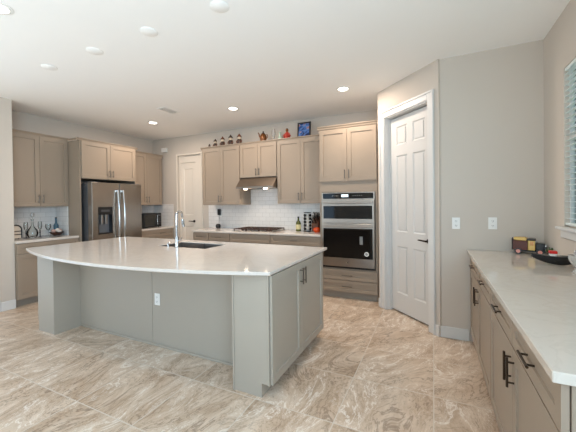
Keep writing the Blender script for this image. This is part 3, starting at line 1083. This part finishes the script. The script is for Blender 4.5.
# ------------------------------------------------------------------ ceiling fittings
def can(x, y, label, lit=True):
    t = thing('ceiling_light', label, 'ceiling light', (x, y, H), 0, 'recessed ceiling lights')
    MB().lathe([(.062, -.0005), (.088, -.0005), (.088, -.004), (.062, -.008), (.062, -.0005)], n=36).build('trim_ring', MT['plate'], t, smooth=True)
    MB().cyl((0, 0, -.0008), (0, 0, -.006), .0615, n=32).build('lens', MT['lamp'], t)
    Lt = bpy.data.lights.new('recessed_lamp_light', 'AREA')
    Lt.shape = 'DISK'; Lt.size = .12; Lt.energy = 18 if y > 2 else 9; Lt.color = (1, .835, .695)
    lo = bpy.data.objects.new('recessed_lamp_light' if y > 2 else 'recessed_lamp_light_front', Lt)
    lo.location = (x, y, H - .012)
    COL.objects.link(lo)


can(-2.85, 1.12, 'recessed ceiling light cut off by the top left corner of the photo')
can(-4.46, 3.866, 'recessed ceiling light in front of the refrigerator')
can(-2.739, 3.853, 'recessed ceiling light in front of the range hood')
can(-1.029, 3.838, 'recessed ceiling light in front of the oven cabinet')
for x, lab in ((-3.612, 'round white blank plate on the ceiling, farthest left of four'), (-2.86, 'round white blank plate on the ceiling, second from the left'),
               (-2.14, 'round white blank plate on the ceiling, third from the left'), (-1.408, 'round white blank plate on the ceiling, farthest right of four')):
    o = MB().lathe([(0, -.0005), (.07, -.0005), (.07, -.004), (.062, -.009), (0, -.010)], n=36).build('ceiling_plate', MT['ceiling'], smooth=True, loc=(x, 1.83, H))
    tag(o, lab, 'ceiling plate', 'blank ceiling plates over the island')
t = thing('ceiling_vent', 'white louvred air vent in the ceiling near the refrigerator', 'vent', (-3.68, 3.48, H), 0)
B(-.075, .075, -.155, -.135, -.008, -.0005).build('frame', MT['plate'], t)
MB().box(-.075, .075, .135, .155, -.008, -.0005).box(-.075, -.06, -.1349, .1349, -.008, -.0005).box(.06, .075, -.1349, .1349, -.008, -.0005).build('frame', MT['plate'], t)
sv = MB()
for i in range(8):
    x = -.05 + i * .0135
    sv.prism([(x, -.001), (x + .002, -.001), (x + .010, -.010), (x + .008, -.010)], 'y', -.134, .134)
sv.build('louvre', MT['plate'], t)

# ------------------------------------------------------------------ coffee bar objects
zc = .9155
t = thing('toaster', 'rounded cream and black toaster at the left end of the coffee bar', 'toaster', (-5.52, 2.275, zc))
t.scale = (1, .9, 1.18)
prof = []
for i in range(13):
    a = math.pi * i / 12
    prof.append((.075 * math.cos(a), .115 + .055 * math.sin(a)))
prof = [(.075, .015)] + prof + [(-.075, .015)]
MB().prism(prof, 'x', -.10, .095).build('body', mat('cream_enamel', (214, 200, 184), .35), t)
ring = [(p[0] * 1.06, p[1] * 1.03) for p in prof]
MB().tube([(.100, p[0], p[1]) for p in ring], .008, 8).build('front_rim', MT['black'], t, smooth=True)
MB().tube([(.100, -.07, .06), (.100, .07, .06)], .005, 8).tube([(.100, -.07, .10), (.100, .07, .10)], .005, 8).build('rack_bar', MT['black'], t)
MB().cyl((-.07, .05, 0), (-.07, .05, .016), .01, n=10).cyl((-.07, -.05, 0), (-.07, -.05, .016), .01, n=10).cyl((.07, .05, 0), (.07, .05, .016), .01, n=10).cyl((.07, -.05, 0), (.07, -.05, .016), .01, n=10).build('foot', MT['black'], t)


def flute(loc, label):
    t = thing('champagne_flute', label, 'glass', loc, 0, 'dark-stemmed flutes on the coffee bar')
    MB().lathe([(0, 0), (.034, 0), (.034, .003), (.010, .009), (.006, .02), (.0065, .06), (.010, .075), (.006, .09), (.008, .115), (0, .115)], n=20).build('stem', MT['black'], t, smooth=True)
    MB().lathe([(.006, .1155), (.020, .135), (.026, .17), (.025, .215), (.022, .24), (.0205, .24), (.0235, .215), (.0245, .17), (.0185, .137), (.0, .12)], n=20).build('bowl', MT['glass'], t, smooth=True)


flute((-5.48, 2.425, zc), 'dark-stemmed glass flute left of the round decanter')
flute((-5.48, 2.605, zc), 'dark-stemmed glass flute right of the round decanter')
t = thing('decanter', 'round clear glass decanter with tall ball stopper', 'decanter', (-5.50, 2.515, zc))
t.scale = (1, 1, 1.2)
MB().lathe([(0, 0), (.045, 0), (.062, .02), (.072, .055), (.062, .095), (.035, .125), (.017, .15), (.014, .21), (.020, .235), (.018, .235), (.012, .21), (.013, .15), (.03, .122), (.055, .09), (.064, .055), (.055, .025), (0, .008)], n=28).build('bottle', MT['glass'], t, smooth=True)
MB().lathe([(0, .205), (.010, .21), (.011, .238), (.008, .25), (.022, .27), (.026, .292), (.018, .315), (0, .322)], n=20).build('stopper', MT['crystal'], t, smooth=True)
t = thing('glass_bottle', 'slim teal glass bottle behind the fruit bowl', 'bottle', (-5.62, 2.90, zc))
MB().lathe([(0, 0), (.034, 0), (.036, .01), (.036, .16), (.014, .20), (.013, .27), (0, .27)], n=20).build('body', mat('teal_glass', (70, 104, 122), .1, var=.05), t, smooth=True)
MB().cyl((0, 0, .2705), (0, 0, .29), .015, n=14).build('cap', MT['black'], t)
t = thing('wine_glass', 'clear stemmed wine glass left of the fruit bowl', 'glass', (-5.52, 2.735, zc))
MB().lathe([(0, 0), (.034, 0), (.034, .003), (.005, .008), (.004, .09), (.022, .105), (.036, .14), (.034, .19), (.0325, .19), (.034, .14), (.02, .108), (0, .098)], n=24).build('goblet', MT['glass'], t, smooth=True)
t = thing('fruit_bowl', 'dark wooden bowl of seashells on the coffee bar', 'bowl', (-5.47, 2.83, zc))
MB().lathe([(0, 0), (.045, 0), (.045, .008), (.075, .03), (.10, .06), (.095, .06), (.07, .034), (.04, .014), (0, .012)], n=28).build('dish', mat('dark_wood', (62, 40, 32), .35, var=.2, scale=20), t, smooth=True)
pc = mat('rosy_shell', (198, 160, 148), .6, var=.3, scale=40, bump=.4)
pc2 = mat('pale_shell', (226, 214, 204), .6, var=.2, scale=40, bump=.4)
for i, (x, y, z, r, k, lab) in enumerate(((.0, -.045, .075, .033, 0, 'rosy seashell at the left of the dark wooden bowl'), (.02, .0, .092, .03, 1, 'pale seashell on top in the dark wooden bowl'),
                                     (-.01, .05, .078, .034, 0, 'rosy seashell at the right of the dark wooden bowl'), (.045, .02, .068, .026, 1, 'small pale seashell at the front of the dark wooden bowl'))):
    sh = MB()
    sh.lathe([(0.0, -r), (r * .5, -r * .8), (r * .95, -r * .2), (r * .85, r * .4), (r * .35, r * .95), (0, r * 1.1)], n=22, flute=11, fd=.06)
    sh.xform(Matrix.Rotation(R(60 + i * 25), 4, 'X') @ Matrix.Rotation(R(i * 70), 4, 'Z'))
    o = sh.build('seashell', pc if k == 0 else pc2, smooth=True, loc=(-5.47 + x, 2.83 + y, zc + z))
    tag(o, lab, 'seashell', 'seashells in the bowl')

# ------------------------------------------------------------------ objects on the rear worktop
t = thing('smart_speaker', 'small round black speaker at the left end of the rear worktop', 'speaker', (-3.80, 4.80, zc))
MB().lathe([(0, 0), (.03, 0), (.044, .014), (.050, .042), (.044, .07), (.026, .088), (0, .092)], n=28).build('body', MT['black'], t, smooth=True)
MB().lathe([(.032, .0005), (.0465, .0145), (.0465, .017), (.040, .017)], n=28).build('light_ring', MT['dgrey'], t, smooth=True)
t = thing('oil_bottle', 'green glass oil bottle with cream label right of the cooktop', 'bottle', (-2.075, 4.77, zc))
t.scale = (1.2, 1.2, 1.03)
MB().lathe([(0, 0), (.034, 0), (.036, .006), (.036, .13), (.028, .155), (.014, .175), (.012, .215), (0, .215)], n=24).build('body', mat('olive_glass', (78, 82, 30), .12, var=.1), t, smooth=True)
MB().lathe([(.0365, .03), (.037, .03), (.037, .11), (.0365, .11)], n=24).build('paper_label', mat('cream_label', (206, 196, 150), .6), t, smooth=True)
MB().lathe([(0, .2155), (.0145, .2155), (.0145, .24), (0, .24)], n=18).build('cap', MT['black'], t, smooth=True)
# spice rack
t = thing('spice_rack', 'white revolving spice rack tower with black-capped jars', 'spice rack', (-1.905, 4.76, zc), -22)
MB().cyl((0, 0, 0), (0, 0, .014), .070, n=28).build('base', MT['black'], t)
B(-.026, .026, -.026, .026, .0142, .312).build('tower', MT['plate'], t)
MB().cyl((0, 0, .3122), (0, 0, .322), .06, n=28).build('top_plate', MT['black'], t)
jm = mat('spice_jar_glass', (206, 200, 190), .15, var=.2, scale=30)
for dx, dy in ((0, -1), (1, 0), (-1, 0)):
    for k in range(5):
        z = .046 + k * .056
        a = Vector((dx, dy, 0))
        j = MB().cyl(a * .0265 + Vector((0, 0, z)), a * .054 + Vector((0, 0, z)), .021, n=16).build('spice_jar', jm, t, smooth=True)
        MB().cyl(a * .0542 + Vector((0, 0, z)), a * .068 + Vector((0, 0, z)), .0235, n=16).build('lid', MT['black'], j, smooth=True)
# knife block
wood = mat('walnut_block', (92, 58, 40), .45, var=.25, scale=14, stretch=(1, 1, 6))
t = thing('knife_block', 'dark wooden knife block full of silver-handled knives', 'knife block', (-1.752, 4.80, zc), -12)
MB().prism([(-.07, 0), (.09, 0), (.09, .23), (.05, .26), (-.07, .13)], 'x', -.062, .062).build('block', wood, t)
for i in range(4):
    for j in range(3):
        x = -.045 + i * .03
        u = j / 2
        p = Vector((x, -.055 + u * .09, .150 + u * .094))
        d = Vector((0, -.62, .78))
        MB().tube([p, p + d * .05, p + d * .10], [.008, .009, .007], 8).build('knife_handle', MT['steel'] if (i + j) % 2 else MT['black'], t, smooth=True)
t = thing('orange_crock', 'small glossy orange-red crock in front of the knife block', 'crock', (-1.70, 4.65, zc))
MB().lathe([(0, 0), (.035, 0), (.050, .02), (.055, .045), (.046, .072), (.038, .08), (.034, .08), (.042, .07), (.049, .045), (0, .01)], n=26).build('pot', mat('orange_glaze', (206, 74, 28), .2, var=.1), t, smooth=True)
MB().tube([(-.045, 0, .06), (-.066, 0, .05), (-.062, 0, .03), (-.048, 0, .022)], .006, 8).build('handle', mat('orange_glaze_handle', (190, 66, 26), .2), t, smooth=True)
t = thing('utensil_crock', 'grey crock of wooden spoons beside the knife block', 'utensil crock', (-1.612, 4.82, zc))
MB().lathe([(0, 0), (.042, 0), (.045, .01), (.048, .13), (.044, .13), (.041, .012), (0, .012)], n=24).build('pot', MT['dgrey'], t, smooth=True)
for i in range(6):
    a = i * 1.05
    p0, p1 = Vector((.012 * math.cos(a), .012 * math.sin(a), .02)), Vector((.04 * math.cos(a), .04 * math.sin(a), .235 + .02 * (i % 3)))
    ms_ = mat('spoon_wood', (176, 132, 92), .6, var=.15) if i == 0 else bpy.data.materials['spoon_wood']
    m_ = ms_ if i % 3 else MT['steel']
    o = MB().tube([p0, p0.lerp(p1, .72), p0.lerp(p1, .8), p0.lerp(p1, .92), p1], [.005, .0055, .014, .017, .006], 10).build('cooking_spoon', m_, smooth=True, loc=(-1.612, 4.82, zc))
    tag(o, 'long-handled cooking spoon standing in the grey crock', 'spoon', 'cooking spoons in the crock')

# ------------------------------------------------------------------ ornaments on top of the rear wall cabinets
zt = 2.4405
brn = mat('dark_brown_glaze', (58, 40, 32), .4, var=.2, scale=30)
brn2 = mat('red_brown_glaze', (110, 66, 44), .4, var=.2, scale=30)
ivory = mat('ivory_glaze', (214, 196, 172), .4, var=.1)


def figurine(x, h, label, roof):
    t = thing('figurine', label, 'figurine', (x, 4.72, zt), 0, 'lantern figurines on top of the wall cabinets')
    s = h / .22
    MB().lathe([(0, 0), (.040 * s, 0), (.042 * s, .02 * s), (.036 * s, .09 * s), (.030 * s, .125 * s), (0, .125 * s)], n=16).build('body', brn, t, smooth=True)
    MB().lathe([(0, .1255 * s), (.026 * s, .1255 * s), (.029 * s, .145 * s), (.026 * s, .162 * s), (0, .162 * s)], n=16).build('face', ivory, t, smooth=True)
    MB().lathe([(0, .1625 * s), (.040 * s, .1625 * s), (.034 * s, .175 * s), (.018 * s, .195 * s), (.005 * s, .215 * s), (0, .225 * s)], n=16).build('hat', roof, t, smooth=True)
    for q in (-1, 1):
        MB().tube([(q * .034 * s, 0, .115 * s), (q * .05 * s, -.01, .085 * s), (q * .03 * s, -.035 * s, .07 * s)], [.010 * s, .010 * s, .008 * s], 8).build('arm', brn2, t, smooth=True)


figurine(-3.776, .205, 'smallest pointed-hat figurine at the left of the row of four', brn)
figurine(-3.603, .235, 'second pointed-hat figurine from the left on the wall cabinets', brn2)
figurine(-3.418, .25, 'third pointed-hat figurine from the left on the wall cabinets', brn)
figurine(-3.225, .25, 'rightmost of the four pointed-hat figurines, above the hood cabinet', brn2)
o = MB().lathe([(0, 0), (.018, 0), (.024, .03), (.022, .09), (.010, .115), (0, .12)], n=16).build('trinket', brn, smooth=True, loc=(-3.92, 4.72, zt))
tag(o, 'tiny dark trinket at the left end on top of the wall cabinets', 'trinket')
bz = mat('amber_bronze', (120, 72, 34), .3, .4, var=.3, scale=30)
t = thing('teapot', 'amber brown teapot-shaped ornament on top of the wall cabinets', 'teapot', (-2.715, 4.72, zt))
MB().lathe([(0, 0), (.04, 0), (.045, .04), (.062, .10), (.060, .145), (.035, .185), (0, .19)], n=24).build('body', bz, t, smooth=True)
MB().tube([(-.05, 0, .12), (-.08, 0, .15), (-.085, 0, .19), (-.105, 0, .215)], [.017, .013, .010, .009], 10).build('spout', bz, t, smooth=True)
MB().tube([(.05, 0, .165), (.085, 0, .16), (.088, 0, .115), (.055, 0, .09)], .008, 8).build('handle', bz, t, smooth=True)
MB().lathe([(0, .19), (.03, .19), (.022, .205), (.008, .212), (.014, .228), (0, .238)], n=18).build('lid', brn, t, smooth=True)
t = thing('glass_vase', 'tall clear glass vase on the wall cabinets right of the teapot', 'vase', (-2.505, 4.72, zt))
MB().lathe([(0, 0), (.03, 0), (.03, .006), (.009, .02), (.009, .08), (.03, .12), (.034, .18), (.026, .25), (.024, .25), (.031, .18), (.027, .122), (0, .09)], n=22).build('body', MT['crystal'], t, smooth=True)
t = thing('green_vase', 'small pale green vase on the wall cabinets left of the red figure', 'vase', (-2.382, 4.72, zt))
MB().lathe([(0, 0), (.026, 0), (.034, .03), (.036, .08), (.018, .125), (.014, .15), (.022, .178), (.018, .178), (.010, .15), (0, .12)], n=22).build('body', mat('celadon', (170, 190, 172), .25, var=.08), t, smooth=True)
t = thing('seated_figure', 'small seated figure ornament in a red robe on the wall cabinets', 'ornament', (-2.247, 4.72, zt))
red = mat('red_lacquer', (176, 58, 44), .35, var=.15)
MB().lathe([(0, 0), (.066, 0), (.068, .04), (.055, .085), (.038, .13), (.024, .165), (0, .168)], n=24, sy=.8).build('robe', red, t, smooth=True)
MB().lathe([(0, .165), (.015, .168), (.026, .19), (.024, .212), (.012, .228), (0, .232)], n=18).build('head', bz, t, smooth=True)
for q in (-1, 1):
    MB().tube([(q * .03, 0, .145), (q * .062, -.01, .10), (q * .02, -.05, .08)], [.014, .016, .012], 8).build('sleeve', red, t, smooth=True)


def picture_mat():
    m = bpy.data.materials.new('blue_print')
    m.use_nodes = True
    n, l = m.node_tree.nodes, m.node_tree.links
    b = n['Principled BSDF']
    tc = n.new('ShaderNodeTexCoord')
    nz = n.new('ShaderNodeTexNoise'); nz.inputs['Scale'].default_value = 13; nz.inputs['Distortion'].default_value = 1.2
    l.new(tc.outputs['Object'], nz.inputs['Vector'])
    cr = n.new('ShaderNodeValToRGB')
    e = cr.color_ramp.elements
    e[0].position = .3; e[0].color = srgb((26, 30, 58))
    e[1].position = .72; e[1].color = srgb((196, 206, 216))
    x = e.new(.45); x.color = srgb((46, 78, 140))
    x = e.new(.56); x.color = srgb((88, 130, 188))
    x = e.new(.64); x.color = srgb((150, 96, 80))
    l.new(nz.outputs['Fac'], cr.inputs['Fac'])
    l.new(cr.outputs['Color'], b.inputs['Base Color'])
    b.inputs['Roughness'].default_value = .2
    return m


t = thing('framed_picture', 'small dark framed blue picture leaning on top of the wall cabinets', 'picture', (-1.945, 4.73, zt), 0)
t.rotation_euler = (R(-6), 0, 0)
fm = MB()
fm.box(-.118, .118, -.008, .014, 0, .022).box(-.118, .118, -.008, .014, .285, .307).box(-.118, -.096, -.008, .014, .022, .285).box(.096, .118, -.008, .014, .022, .285)
fm.build('frame', MT['black'], t)
B(-.096, .096, .0, .008, .022, .285).build('print', picture_mat(), t)

# ------------------------------------------------------------------ objects on the buffet
zb = .9145
t = thing('toy_truck', 'antique wooden toy truck in the corner of the buffet worktop', 'toy truck', (.775, 3.405, zb), -14)
tw = mat('brown_toy_wood', (92, 42, 30), .45, var=.2, scale=20)
yl = mat('yellow_toy_paint', (226, 190, 112), .45, var=.08)
bk = mat('black_toy_paint', (24, 26, 30), .35)
MB().box(-.105, .115, -.036, .036, .022, .034, .003).build('chassis', bk, t)
cg = MB().box(-.115, -.008, -.046, .046, .035, .118, .003)
for i in range(6):
    cg.box(-.1145, -.0085, -.048, -.0461, .041 + i * .0125, .049 + i * .0125)
cg.build('cargo_box', tw, t)
MB().box(-.108, -.015, -.04, .04, .1182, .146, .008, 2).build('cargo_load', yl, t)
MB().box(-.122, -.1155, -.05, .05, .033, .138, .002).build('tailgate', bk, t)
cb_ = MB().box(-.007, .045, -.042, .042, .035, .122, .004).build('cab', yl, t)
MB().box(-.011, .051, -.046, .046, .1222, .136, .004, 2).build('cab_roof', bk, cb_)
MB().box(.008, .034, -.0432, -.0421, .080, .112).build('side_window', mat('amber_pane', (206, 140, 60), .2), cb_)
MB().box(.0455, .112, -.034, .034, .035, .098, .010, 2).build('bonnet', bk, t)
MB().box(.1122, .117, -.028, .028, .034, .090, .002).build('radiator', MT['chrome'], t)
MB().cyl((.112, -.03, .078), (.121, -.03, .078), .010, n=14).cyl((.112, .03, .078), (.121, .03, .078), .010, n=14).build('headlamp', MT['chrome'], t, smooth=True)
MB().box(.05, .112, -.05, -.0345, .036, .043, .003).box(.05, .112, .0345, .05, .036, .043, .003).build('fender', bk, t)
for x in (-.075, .078):
    for y in (-.05, .05):
        wl_ = MB().cyl((x, y - .008, .025), (x, y + .008, .025), .025, n=26).build('wheel', bk, t, smooth=True)
        s = -1 if y < 0 else 1
        MB().cyl((x, y + s * .0082, .025), (x, y + s * .0105, .025), .016, n=20).build('hub', mat('pink_hub', (222, 150, 136), .4), wl_, smooth=True)
t = thing('green_ornament', 'tiny green pot plant right of the toy truck', 'ornament', (.886, 3.275, zb))
MB().lathe([(0, 0), (.016, 0), (.02, .03), (.017, .03), (0, .025)], n=16).build('pot', bk, t, smooth=True)
lf = MB()
for i in range(14):
    a = i * 2.4
    r = .006 + .010 * (i / 14)
    c = Vector((r * math.cos(a), r * math.sin(a), .035 + .03 * ((i * 5) % 14) / 14))
    lf.tube([c, c + Vector((.008 * math.cos(a), .008 * math.sin(a), .012)), c + Vector((.014 * math.cos(a), .014 * math.sin(a), .014))], [.001, .005, .001], 6)
lf.build('leaf', mat('plant_green', (58, 96, 48), .5, var=.2), t)

t = thing('model_boat', 'black model boat with red and white cabin on the buffet worktop', 'model boat', (.787, 2.88, zb), -3)
rings = []
for i in range(13):
    u = i / 12                       # bow (left) to stern
    x = -.115 + .23 * u
    wv_ = .044 * (math.sin(min(1, u * 1.7 + .03) * math.pi / 2)) * (1 - .25 * max(0, u - .7) / .3)
    zdeck = .062 + .016 * (1 - u) ** 2 + .004 * u
    zk = .052 * (1 - u) ** 3 + .002 + (.012 * max(0, u - .8) / .2)
    xk = x
    rings.append([(xk, -wv_, zdeck), (xk, -wv_ * .86, zdeck * .5 + zk * .5), (xk, -wv_ * .35, zk), (xk, wv_ * .35, zk), (xk, wv_ * .86, zdeck * .5 + zk * .5), (xk, wv_, zdeck)])
hull = MB().ring_tube([[Vector(p) for p in r] for r in rings])
hull.build('hull', mat('black_hull', (20, 21, 24), .3), t)
B(-.008, .030, -.022, .022, .0665, .084, .002).build('cabin', MT['plate'], t)
B(-.012, .034, -.025, .025, .0842, .104, .003).build('cabin_roof', mat('red_toy_paint', (206, 36, 32), .35), t)
gd = mat('grey_deck', (110, 108, 102), .5)
B(.06, .105, -.028, .028, .0662, .070).build('deck_hatch', gd, t)
B(-.07, -.02, -.02, .02, .0685, .0715).build('deck_hatch', gd, t)

t = thing('crystal_dish', 'clear cut-crystal ornament at the right edge beside the model boat', 'crystal ornament', (.850, 2.60, zb))
MB().lathe([(0, 0), (.032, 0), (.034, .006), (.018, .02), (.014, .035), (.03, .055), (.046, .085), (.050, .115), (.046, .118), (.042, .088), (.026, .06), (0, .05)], n=36, flute=12, fd=.05).build('bowl', MT['crystal'], t, smooth=True)
rp = []
for i in range(20):
    a = i / 19 * 2.2 * math.pi
    r = .026 * (1 - i / 26)
    rp.append((-.01 + r * math.cos(a), -.035, .135 + r * math.sin(a)))
MB().tube(rp, .006, 8).build('scroll_handle', MT['crystal'], t, smooth=True)
